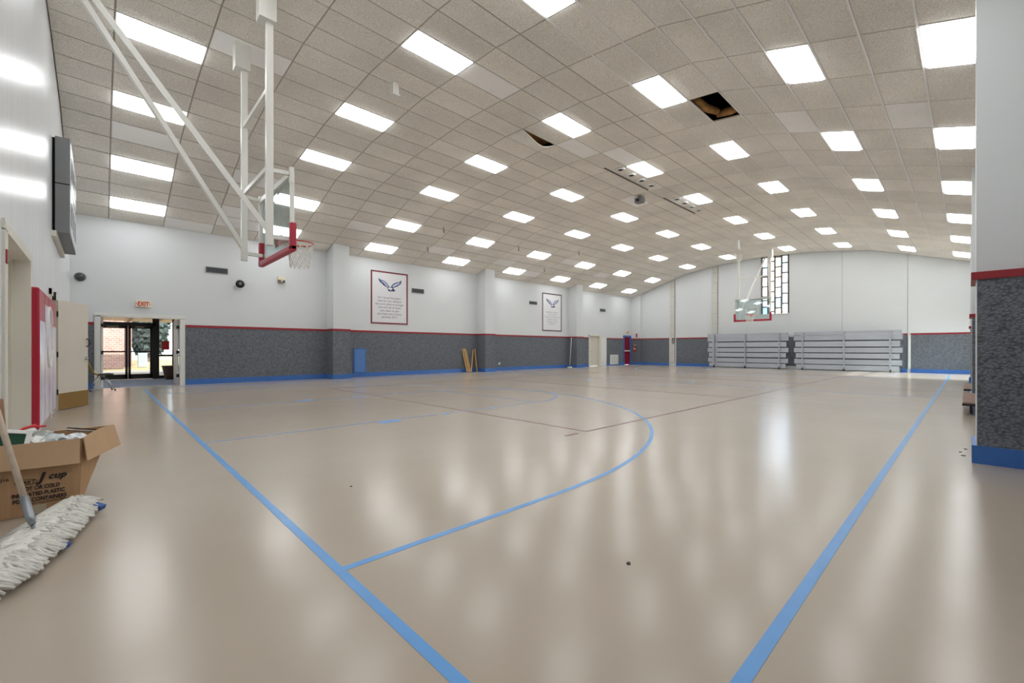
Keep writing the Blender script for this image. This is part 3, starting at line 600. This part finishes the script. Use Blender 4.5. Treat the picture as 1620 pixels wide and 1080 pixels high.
tag(build(bx(.92, 1.06, YV-.02, YV-.008, 1.42, 1.56), 'door_notice', mat('notice pale blue', (206, 222, 232), .5)), 'pale notice stuck to the right glass entrance door', 'notice')
pl = thing('planter_pot', 'brown tapered planter in the lobby beside the storefront post', 'planter', (1.95, 21.0, 0))
build(B().tube([(1.95, 21.0, 0), (1.95, 21.0, .05), (1.95, 21.0, .42), (1.95, 21.0, .5)], [.17, .19, .26, .27], 20), 'pot', mat('brown plastic pot', (74, 52, 40), .5), pl, True); build(B().tube([(1.95, 21.0, .47), (1.95, 21.0, .52)], .285, 20), 'lip', MATS['brown plastic pot'], pl, True)
# outdoors
GR = mat('dry lawn', (150, 126, 82), .95, noise=.2, nscale=1.5, bump=.4, bscale=20); CON = mat('pale concrete', (168, 156, 146), .9, noise=.06, nscale=1)
struct(build(bx(-60, 90, YV+.06, 31.5, -.25, -.03), 'ground_path', CON, origin=(0, 0, 0)), 'pale concrete path outside the entrance', 'path')
struct(build(bx(-60, 90, 31.5, 120, -.25, -.02), 'ground_lawn', GR, origin=(0, 0, 0)), 'dry yellow lawn beyond the path', 'lawn')
struct(build(bx(-60, 120, -90, Y0-.2, -.25, -.03), 'ground_yard', CON, origin=(0, 0, 0)), 'concrete yard outside the side glazing', 'path')
struct(build(bx(X1+.2, 160, Y0-.2, YV, -.25, -.03), 'ground_side', GR, origin=(0, 0, 0)), 'dry ground behind the far wall', 'lawn')
can = thing('canopy', 'wooden walkway canopy outside the entrance', 'canopy', (2, 26, 2.5)); WS = mat('stained wood soffit', (186, 156, 124), .6, noise=.15, nscale=2, stretch=(6, .5, 1))
for k in range(-14, 24): build(bx(k*.42, k*.42+.41, 21.95, 30.5, 2.62, 2.66), 'soffit_plank', WS, can)
for k in range(-5, 9): build(bx(k*1.05-.04, k*1.05+.04, 21.95, 30.5, 2.52, 2.62), 'rafter', mat('dark timber', (120, 88, 60), .6), can)
for x in (-5.2, 8.6): build(bx(x-.09, x+.09, 30.2, 30.4, -.03, 2.6), 'post', BRONZE, can)
def brickmat():
    m = mat('red brick', (160, 110, 92), .9); nt = m.node_tree; b = nt.nodes.new('ShaderNodeTexBrick'); tc = nt.nodes.new('ShaderNodeTexCoord'); mp = nt.nodes.new('ShaderNodeMapping'); mp.inputs['Rotation'].default_value = (math.pi/2, 0, 0)
    b.inputs['Color1'].default_value = (*lin((140, 102, 90)), 1); b.inputs['Color2'].default_value = (*lin((122, 84, 74)), 1); b.inputs['Mortar'].default_value = (*lin((150, 138, 130)), 1); b.inputs['Scale'].default_value = 2.2
    nt.links.new(tc.outputs['Object'], mp.inputs[0]); nt.links.new(mp.outputs[0], b.inputs['Vector']); nt.links.new(b.outputs[0], nt.nodes['Principled BSDF'].inputs['Base Color']); return m
BR = brickmat()
bld = thing('brick_building', 'pinkish brick building outside the left glass door', 'building', (-2, 40, 0))
build(bx(-9, 1.0, 34, 46, 0, 7), 'wall', BR, bld); build(bx(-9.4, 1.5, 33.5, 46.5, 7, 7.3), 'roof', TRIMW, bld)
build(bx(1.0, 1.5, 38, 46, 0, 6.0), 'wing_wall', BR, bld); build(bx(.96, 1.02, 35.2, 36.2, 0, 2.2), 'side_door', mat('brown door', (110, 70, 52), .5), bld)
for x in (-.9, -2.6): f_ = build(bx(x, x+.9, 33.96, 34.02, 1.0, 2.3), 'window', TRIMW, bld); build(bx(x+.06, x+.84, 33.94, 33.97, 1.06, 2.24), 'pane', mat('dark window glass', (70, 84, 96), .1), f_)
ac = thing('cooling_unit', 'white cooling unit on the lawn beyond the right glass door', 'air conditioner', (2.0, 37.0, 0)); build(bx(1.75, 2.2, 36.6, 37.3, 0, .9), 'cabinet', mat('pale grey enamel', (150, 154, 156), .5), ac, bevel=.02)
for k in range(7): build(bx(1.79, 2.16, 36.57, 36.6, .1+k*.11, .15+k*.11), 'slat', GREYB, ac)
LEAF = mat('dusty green foliage', (54, 62, 58), .9, noise=.35, nscale=3); random.seed(3)
def tree(x, y, r, h, label):
    t = thing('evergreen_tree', label, 'tree', (x, y, 0), 0, 'trees beyond the lawn'); build(B().tube([(x, y, -.02), (x, y, h*.4)], [.25, .15], 8), 'trunk', mat('bark', (90, 76, 64), .9), t)
    b = B()
    for k in range(2200):
        a, q = random.uniform(0, 2*math.pi), random.random(); z = h*.08+h*.92*q; rr = r*math.sin(math.pi*min(1, q*.9+.12))**.6*math.sqrt(random.uniform(.45, 1))
        c = Vector((x+rr*math.cos(a), y+rr*math.sin(a), z)); s = .35
        p = [c+Vector([random.uniform(-s, s) for _ in range(3)]) for _ in range(4)]; b.add(p, [(0, 1, 2), (0, 2, 3), (1, 3, 2)])
    build(b, 'foliage', LEAF, t)['kind'] = 'stuff'
tree(3.2, 52, 1.5, 10, 'dusty green tree framed by the right glass door'); tree(6.9, 54, 1.5, 10, 'dusty green tree framed by the entrance side light'); tree(-1, 60, 3, 9, 'dusty green tree rising behind the brick building'); tree(12.5, 58, 2.4, 8, 'dusty green tree at the right end of the lawn')
# ================================================================== CHAIR in front of the entrance
YEL = mat('mustard plastic', (206, 172, 82), .4)
ch = thing('shell_chair', 'mustard shell chair with dark seat and chrome legs by the entrance', 'chair', (.02, 16.55, 0), .15)
def shell(prof, hw, th):
    b = B(); n = len(prof)-1
    def P(s, t):
        f = s*n; i = min(int(f), n-1); q = f-i; x = prof[i][0]*(1-q)+prof[i+1][0]*q; z = prof[i][1]*(1-q)+prof[i+1][1]*q
        w_ = prof[i][2]*(1-q)+prof[i+1][2]*q; y = (t-.5)*2; return (x-.0*y*y, y*hw*w_, z+.03*y*y)
    b.grid(P, 16, 8); return b
build(shell([(-.29, .80, .75), (-.27, .70, .95), (-.22, .56, 1), (-.16, .46, 1), (-.08, .425, 1)], .21, .01), 'backrest', YEL, ch, True, local=True, solid=.012)
build(shell([(-.09, .427, 1), (.05, .425, 1), (.16, .44, 1), (.22, .43, .9)], .215, .01), 'seat', mat('dark brown seat', (58, 48, 40), .5), ch, True, local=True, solid=.02)
for s in (-1, 1):
    y = s*.18; build(B().tube([(-.04, y*.8, .41), (-.25, y*1.1, .012)], .011, 8), 'leg', CHROME, ch, True, local=True); build(B().tube([(.04, y*.8, .41), (.25, y*1.1, .012)], .011, 8), 'leg', CHROME, ch, True, local=True)
    build(B().tube([(-.04, y*.8, .41), (.04, y*.8, .41)], .012, 8), 'seat_rail', CHROME, ch, True, local=True)
    for x in (-.25, .25): build(B().tube([(x, y*1.1, .0), (x, y*1.1, .03)], .018, 8), 'foot', DARK, ch, local=True)
# ================================================================== NEAR WALL: scoreboard, doors, mat
t = thing('scoreboard', 'grey steel scoreboard in two sections on the glossy end wall', 'scoreboard', (-.5, 12.3, 3.2))
for z0, z1 in ((3.22, 4.085), (4.1, 4.92)):
    c = build(bx(-.585, -.40, 11.1, 13.55, z0, z1), 'cabinet', GREYB, t, bevel=.006)
    f_ = build(bx(-.40, -.392, 11.13, 13.52, z0+.02, z1-.02), 'face', mat('silver face print', (196, 200, 208), .3, noise=.5, nscale=5), c)
    for k in range(3): build(bx(-.392, -.388, 11.4+k*.75, 11.85+k*.75, z0+.2, z1-.25), 'digit_window', mat('dark digit window', (30, 34, 60), .2), c)
build(bx(X0, -.585, 11.14, 13.5, 3.3, 4.9), 'wall_bracket', BLACK, t); build(bx(X0, -.56, 10.95, 13.5, 3.12, 3.22), 'shelf_beam', CREAM, t)
# recessed double door near the camera
t = struct(thing('door_5', 'recessed cream double door at the left edge', 'door', (X0, 6.8, 0))); fr = B()
fr.box(X0-.3, X0+.02, 5.75, 5.92, 0, 2.2).box(X0-.3, X0+.02, 7.66, 7.76, 0, 2.2).box(X0-.3, X0+.02, 5.75, 7.76, 2.19, 2.29); build(fr, 'frame', CREAM, t)
for a, b_ in ((5.93, 6.78), (6.8, 7.65)):
    lf = build(bx(X0-.25, X0-.205, a, b_, .01, 2.18), 'leaf', BEIGE, t); build(bx(X0-.205, X0-.15, a+.1, b_-.1, .98, 1.06), 'push_bar', STEEL, lf)
build(bx(X0-.14, X0-.12, 7.63, 7.66, 0, 2.19), 'door_stop', CREAM, t)
tag(build(bx(X0+.02, X0+.03, 5.77, 5.84, 1.9, 2.02), 'frame_notice', RED), 'small red notice on the casing of the recessed door', 'notice')
# open leaf door with its frame
t = struct(thing('door_6', 'beige door standing open with brass kick plate and dark pull', 'door', (X0+.03, 11.64, 0), math.atan2(.76, .38)))
build(bx(0, .86, -.022, .022, .012, 2.06), 'leaf', BEIGE, t, local=True, bevel=.003)
build(bx(.005, .855, -.026, .026, .014, .32), 'kick_plate', mat('brass kick plate', (150, 118, 62), .4, metal=.3), t, local=True)
build(B().tube([(.80, -.022, 1.36), (.81, -.06, 1.34), (.82, -.075, 1.28), (.81, -.06, 1.22), (.80, -.022, 1.2)], .010, 8), 'pull_handle', DARK, t, True, local=True)
build(B().tube([(.79, -.02, .96), (.79, -.075, .96), (.68, -.08, .96)], .013, 8), 'lever', CHROME, t, True, local=True); build(B().tube([(.79, -.02, .96), (.79, -.035, .96)], .033, 14), 'rose', CHROME, t, local=True); build(bx(.84, .90, -.012, .012, .93, .99), 'latch', CHROME, t, local=True)
for z in (.35, 1.05, 1.8): build(B().tube([(-.012, -.02, z-.05), (-.012, -.02, z+.05)], .011, 8), 'hinge', DARK, t, local=True)
fr = B().box(X0-.3, X0+.03, 10.45, 10.56, 0, 2.16).box(X0-.3, X0+.025, 11.61, 11.72, 0, 2.16).box(X0-.3, X0+.03, 10.45, 11.72, 2.06, 2.16)
fo = build(fr, 'trim_1', CREAM, origin=(X0, 11, 0)); struct(fo, 'cream frame of the doorway behind the red wall pad', 'door frame')
build(bx(X0-.02, X0+.06, 10.9, 10.96, 2.0, 2.14), 'closer_arm', DARK, fo)
rb = B().box(-3.2, X0-.3, 9.8, 9.9, -.2, 3).box(-3.2, X0-.3, 12.6, 12.7, -.2, 3).box(-3.3, -3.2, 9.8, 12.7, -.2, 3).box(-3.2, X0-.3, 9.8, 12.7, 2.9, 3).box(-3.3, X0-.3, 9.8, 12.7, -.2, -.001)
struct(build(rb, 'wall_storeroom', CREAM, origin=(-2, 11, 0)), 'bare store room behind the open door', 'wall')
# red wall pad
pad = thing('wall_pad', 'tall red gym wall pad with white printed design on its front', 'wall pad', (-.6, 9.05, .16))
WPR = mat('white printed vinyl', (228, 226, 236), .3, noise=.35, nscale=3.5, col2=(196, 178, 200))
for k in range(4):
    a = 7.73+k*.66; p = build(bx(X0+.001, -.535, a+.002, a+.657, .17, 1.9), 'pad_section', PADR, pad, bevel=.02)
    build(bx(-.5345, -.532, a+.03, a+.63, .2, 1.5 if k in (0, 3) else 1.74), 'print_panel', WPR, p)
b = B(); pr = [(8.6+.55*math.cos(a)*.7+.45, 1.32+.42*math.sin(a)) for a in [k*math.pi/12 for k in range(24)]]
build(B().tube([(-.531, y, z) for y, z in pr], .02, 6, True), 'printed_ring', TRIMW, pad)
# ================================================================== CARTON, MOP, RUBBISH
cx0, cx1, cy0, cy1, hh = -.60, -.115, 4.46, 4.94, .50
box = thing('carton', 'large open cardboard carton full of rubbish by the end wall', 'box', (-.36, 4.7, 0)); cb = B(); th = .008
tf, tb = (-.10, cy0-.02, hh), (.065, cy1, hh+.012)          # top of the front and back right corners, the side leans out
def quad(b, p, q, r, s): return b.add([p, q, r, s], [(0, 1, 2, 3)])
quad(cb, (cx0, cy0, .004), (cx1, cy0, .004), tf, (cx0, cy0-.02, hh)); quad(cb, (cx1, cy0, .004), (cx1+.01, cy1, .004), tb, tf)
quad(cb, (cx1+.01, cy1, .004), (cx0, cy1, .004), (cx0, cy1+.02, hh), tb); quad(cb, (cx0, cy1, .004), (cx0, cy0, .004), (cx0, cy0-.02, hh), (cx0, cy1+.02, hh)); quad(cb, (cx0, cy0, .004), (cx0, cy1, .004), (cx1+.01, cy1, .004), (cx1, cy0, .004))
build(cb, 'body', CARD, box, solid=th)
fl = B(); fl.grid(lambda s, t: (cx0+(tf[0]-.008-cx0)*s, cy0-.028-.035*t+.008*math.sin(s*6), hh+.004-.165*t-.008*s*t), 6, 3); build(fl, 'front_flap', CARDL, box, solid=.007)
fl = B(); fl.grid(lambda s, t: (tf[0]+.010+(tb[0]-tf[0]+.005)*s+.02*t+.02*t*s, tf[1]-.012-.03*t+(tb[1]-tf[1])*s-.02*t*s, hh+.006+.01*s-.165*t+.02*math.sin(3.1*s)*(1-t)), 6, 3); build(fl, 'side_flap', CARDL, box, solid=.007)
fl = B(); fl.grid(lambda s, t: (cx0+(tb[0]-cx0)*s, cy1+.02+.03*t, hh+.012*s-.15*t), 4, 3); build(fl, 'back_flap', CARDL, box, solid=.007)
tl = math.atan2(.02, hh); yf = lambda z: cy0-.006-.02*z/hh
R90 = (math.pi/2+tl, 0, 0)
def boxtext(s, size, x, z, **k): return text('print', s, size, INK, box, (x, yf(z)-.002, z), R90, **k)
boxtext('J', .082, -.312, .232, shear=.3, bold=.004, align='LEFT'); boxtext('cup', .062, -.268, .240, shear=.3, bold=.0015, align='LEFT')
boxtext('DART', .032, -.372, .226, shear=.25)
build(B().tube([(-.370+.052*math.cos(a), yf(.237)-.001, .237+.020*math.sin(a)) for a in [k*math.pi/12 for k in range(24)]], .0014, 5, True), 'print_oval', INK, box)
boxtext('HOT OR COLD', .038, -.304, .178, bold=.0008, sx=.72); boxtext('INSULATED PLASTIC', .038, -.310, .138, bold=.0008, sx=.72); boxtext('FOOD CONTAINERS', .038, -.304, .098, bold=.0008, sx=.72)
boxtext('Dart Container Corp., Mason, Mich. 48854', .015, -.288, .080, sx=.8); boxtext('25J16', .03, -.48, .262)
build(bx(-.352, -.275, yf(.04)-.003, yf(.04)-.0005, .006, .068), 'paper_label', mat('tan paper label', (190, 176, 150), .8), box)
random.seed(5)
def crumple(name, label, cat, loc, r, m, sq=.6, grp=None):
    bm = bmesh.new(); bmesh.ops.create_icosphere(bm, subdivisions=3, radius=r)
    for v in bm.verts: v.co *= random.uniform(.72, 1.12); v.co.z *= sq
    me = bpy.data.meshes.new(name); bm.to_mesh(me); bm.free(); me.materials.append(m); o = bpy.data.objects.new(name, me); COL.objects.link(o); o.location = loc; o.rotation_euler = (0, 0, random.uniform(0, 3)); return tag(o, label, cat, grp)
PAP = mat('white paper', (236, 236, 234), .7); PLS = mat('clear plastic film', (206, 214, 216), .2)
crumple('crumpled_paper', 'crumpled white paper in the carton beside the green frame', 'paper', (-.36, 4.62, .475), .085, PAP)
crumple('plastic_wrap', 'crumpled clear plastic wrap in the middle of the carton', 'plastic wrap', (-.25, 4.66, .47), .09, PLS)
crumple('crumpled_paper', 'crumpled white paper bowl near the right flap of the carton', 'paper', (-.14, 4.62, .475), .075, mat('white foam', (232, 236, 240), .4))
crumple('plastic_wrap', 'grey plastic bag at the back of the carton', 'plastic bag', (-.33, 4.8, .48), .10, mat('grey film', (176, 182, 178), .3))
crumple('paper_wad', 'cream paper wad against the front edge of the carton', 'paper', (-.34, 4.52, .46), .05, mat('cream paper', (226, 212, 180), .8))
crumple('rubbish_fill', 'brown packing paper filling the carton below the rubbish', 'paper', (-.34, 4.72, .30), .19, mat('brown paper', (140, 104, 74), .9), 1.0)
pf = thing('picture_frame', 'white framed dark green board tilted in the carton', 'picture frame', (-.462, 4.545, .515)); pf.rotation_euler = (.95, .22, .12)
build(bx(-.1, .085, -.07, .07, 0, .008), 'board', mat('dark green felt', (14, 66, 44), .8), pf, local=True); b = B()
for s in (-1, 1): b.box(s*.09-.014, s*.09+.014, -.084, .084, .0, .018); b.box(-.09, .09, s*.07-.014, s*.07+.014, 0, .018)
build(b, 'rim', TRIMW, pf, local=True, bevel=.003)
t = thing('hand_squeegee', 'red and white handled tool sticking out of the carton', 'tool', (-.40, 4.72, .5)); build(B().tube([(-.46, 4.70, .52), (-.41, 4.74, .57), (-.35, 4.78, .585)], .010, 8), 'handle', mat('red plastic', (206, 24, 32), .35), t, True); build(B().tube([(-.44, 4.68, .49), (-.40, 4.72, .535), (-.355, 4.76, .55)], .022, 8), 'sleeve', TRIMW, t, True); build(B().tube([(-.37, 4.765, .575), (-.30, 4.80, .57)], .008, 6), 'hook', MATS['red plastic'], t)
t = thing('card_sheet', 'dark edged white card sticking up near the right flap of the carton', 'card', (-.10, 4.80, .46)); build(B().beam((-.19, 4.80, .525), (-.02, 4.80, .49), .13, .004, (.1, .2, 1)), 'sheet', PAP, t); build(B().beam((-.19, 4.868, .532), (-.02, 4.868, .497), .010, .008, (.1, .2, 1)), 'edge_tape', DARK, t)
tag(build(B().beam((-.53, 5.30, .01), (-.585, 5.36, .75), .19, .012, (1, 0, 0)), 'veneer_board', mat('walnut veneer', (150, 104, 66), .5, noise=.4, nscale=4, stretch=(10, 10, .6))), 'brown wood board leaning on the wall behind the carton', 'board')
# dust mop
mop = thing('dust_mop', 'long white yarn dust mop with wooden handle lying by the carton', 'mop', (-.26, 3.76, 0)); A, Z = Vector((-.12, 4.40, .03)), Vector((-.41, 3.08, .03)); ax = (Z-A).normalized(); sd = Vector((-ax.y, ax.x, 0)); Lm = (Z-A).length
YARN = mat('white cotton yarn', (226, 224, 216), .95, noise=.12, nscale=14); cl = B()
wid = lambda s: .075*(math.sin(math.pi*min(max(s, .02), .98))**.35)
cl.grid(lambda s, t: A+ax*Lm*s+sd*(t-.5)*2*wid(s)+Vector((0, 0, .045+.02*math.cos((t-.5)*math.pi)-.02*(t-.5)**2)), 24, 6); build(cl, 'mop_pad', YARN, mop, True, solid=.02)
yb = B(); random.seed(9)
for k in range(520):
    s = random.random(); sg = random.choice((-1, 1)); p = A+ax*Lm*s; w0 = wid(s); ln = random.uniform(.06, .105); sw = random.uniform(-.06, .06)+.02
    st_ = random.uniform(-.2, 1)*w0
    P = [p+sd*sg*st_+Vector((0, 0, random.uniform(.055, .075))), p+sd*sg*(w0*.9+ln*.3)+ax*sw*.4+Vector((0, 0, random.uniform(.035, .06))), p+sd*sg*(w0+ln)+ax*sw+Vector((0, 0, random.uniform(.006, .02)))]
    yb.tube(P, [.008, .009, .007], 5)
for k in range(40):
    for e, d in ((A, -1), (Z, 1)):
        a = random.uniform(-1, 1); yb.tube([e+sd*a*.05+Vector((0, 0, .03)), e+sd*a*.10+ax*d*random.uniform(.03, .07)+Vector((0, 0, -.018))], .008, 5)
build(yb, 'yarn_fringe', YARN, mop, True)['kind'] = 'stuff'
for s, g in ((.10, 1), (.62, 1)):
    p = A+ax*Lm*s+sd*g*(.12); build(B().beam(p+Vector((0, 0, .02)), p+sd*g*.05+ax*.02+Vector((0, 0, -.0)), .05, .03), 'blue_tie', mat('blue cloth tie', (66, 96, 160), .8), mop)
C0 = Vector((-.275, 3.74, .075)); D = Vector((-.155, .36, .54)).normalized()
build(B().tube([C0+D*.20, C0+D*1.42], .0165, 10), 'handle', mat('worn ash handle', (196, 178, 158), .6, noise=.12, nscale=5, stretch=(6, 6, 1)), mop, True)
build(B().tube([C0+D*.06, C0+D*.10, C0+D*.24], [.014, .021, .021], 12), 'socket', STEEL, mop, True)
build(B().tube([C0+D*.08, C0, C0+ax*.04+Vector((0, 0, -.01))], .010, 8), 'swivel', STEEL, mop, True); build(B().beam(C0-ax*.05+Vector((0, 0, -.005)), C0+ax*.06+Vector((0, 0, -.005)), .05, .014), 'clamp', STEEL, mop)
# ================================================================== LOW PLATFORMS between the piers
BT = mat('brown carpet top', (150, 124, 112), .9, noise=.1, nscale=8)
for x0, x1, lb in ((10.9, 13.35, 'low brown topped stage platform nearest the carpeted pier'), (14.75, 17.1, 'low brown topped stage platform behind the nearer one')):
    t = thing('stage_platform', lb, 'platform', ((x0+x1)/2, -.33, 0)); y0, y1 = -.69, .06
    build(bx(x0, x1, y0, y1, .20, .222), 'deck', BT, t); build(bx(x0-.006, x1+.006, y0, y1+.006, .165, .2), 'edge_band', DARK, t)
    for x in (x0+.12, x1-.12):
        for y in (y0+.1, y1-.1): lg = build(B().tube([(x, y, 0), (x, y, .165)], .018, 8), 'leg', DARK, t); build(B().tube([(x, y, 0), (x, y, .02)], .026, 10), 'foot', STEEL, lg)
        build(B().beam((x, y1-.1, .05), (x+.16*(1 if x < (x0+x1)/2 else -1), y1-.1, .16), .014, .014), 'brace', DARK, t)
# small dark hangers left in the ceiling, and paint chips by the pier
for n_, (x, y, lb) in enumerate(((9.78, 14.2, 'dark wire hanger below the ceiling between the first two pilasters'), (10.0, 15.7, 'dark wire hanger near the eave right of the nearer banner'), (14.0, 14.3, 'dark wire hanger below the ceiling near the second pilaster'), (17.6, 13.6, 'dark wire hanger below the ceiling left of the farther banner'), (17.2, 15.6, 'dark wire hanger near the eave left of the farther banner'))):
    z = cz(y); t = thing('wire_hanger', lb, 'hanger', (x, y, z-.2)); build(B().tube([(x, y, z), (x+.01, y, z-.1), (x+.02, y+.01, z-.19)], .012, 6), 'wire', DARK, t); build(B().tube([(x+.02, y+.01, z-.15), (x+.05, y+.01, z-.2)], .016, 6), 'hook', DARK, t)
CH = mat('dark chip', (60, 58, 56), .8); random.seed(21)
for n_, (x, y, q, lb) in enumerate(((6.75, .03, 1.1, 'largest dark paint chip on the floor at the foot of the carpeted pier'), (6.95, .06, .7, 'small dark paint chip on the floor, leftmost by the carpeted pier'), (7.2, .02, .7, 'small dark paint chip on the floor, farthest by the carpeted pier'), (1.52, 3.55, .5, 'dark speck inside the three point line near the blue baseline'), (2.05, 1.25, .5, 'dark speck on the open floor between the two big blue lines'))):
    P = [(x+q*random.uniform(.01, .035)*math.cos(a), y+q*random.uniform(.01, .03)*math.sin(a)) for a in (0, 1.2, 2.5, 3.7, 5)]
    tag(build(B().prism(P, lambda a, c: (a, c, .0005), lambda a, c: (a, c, .006)), 'paint_chip', CH), lb, 'debris')
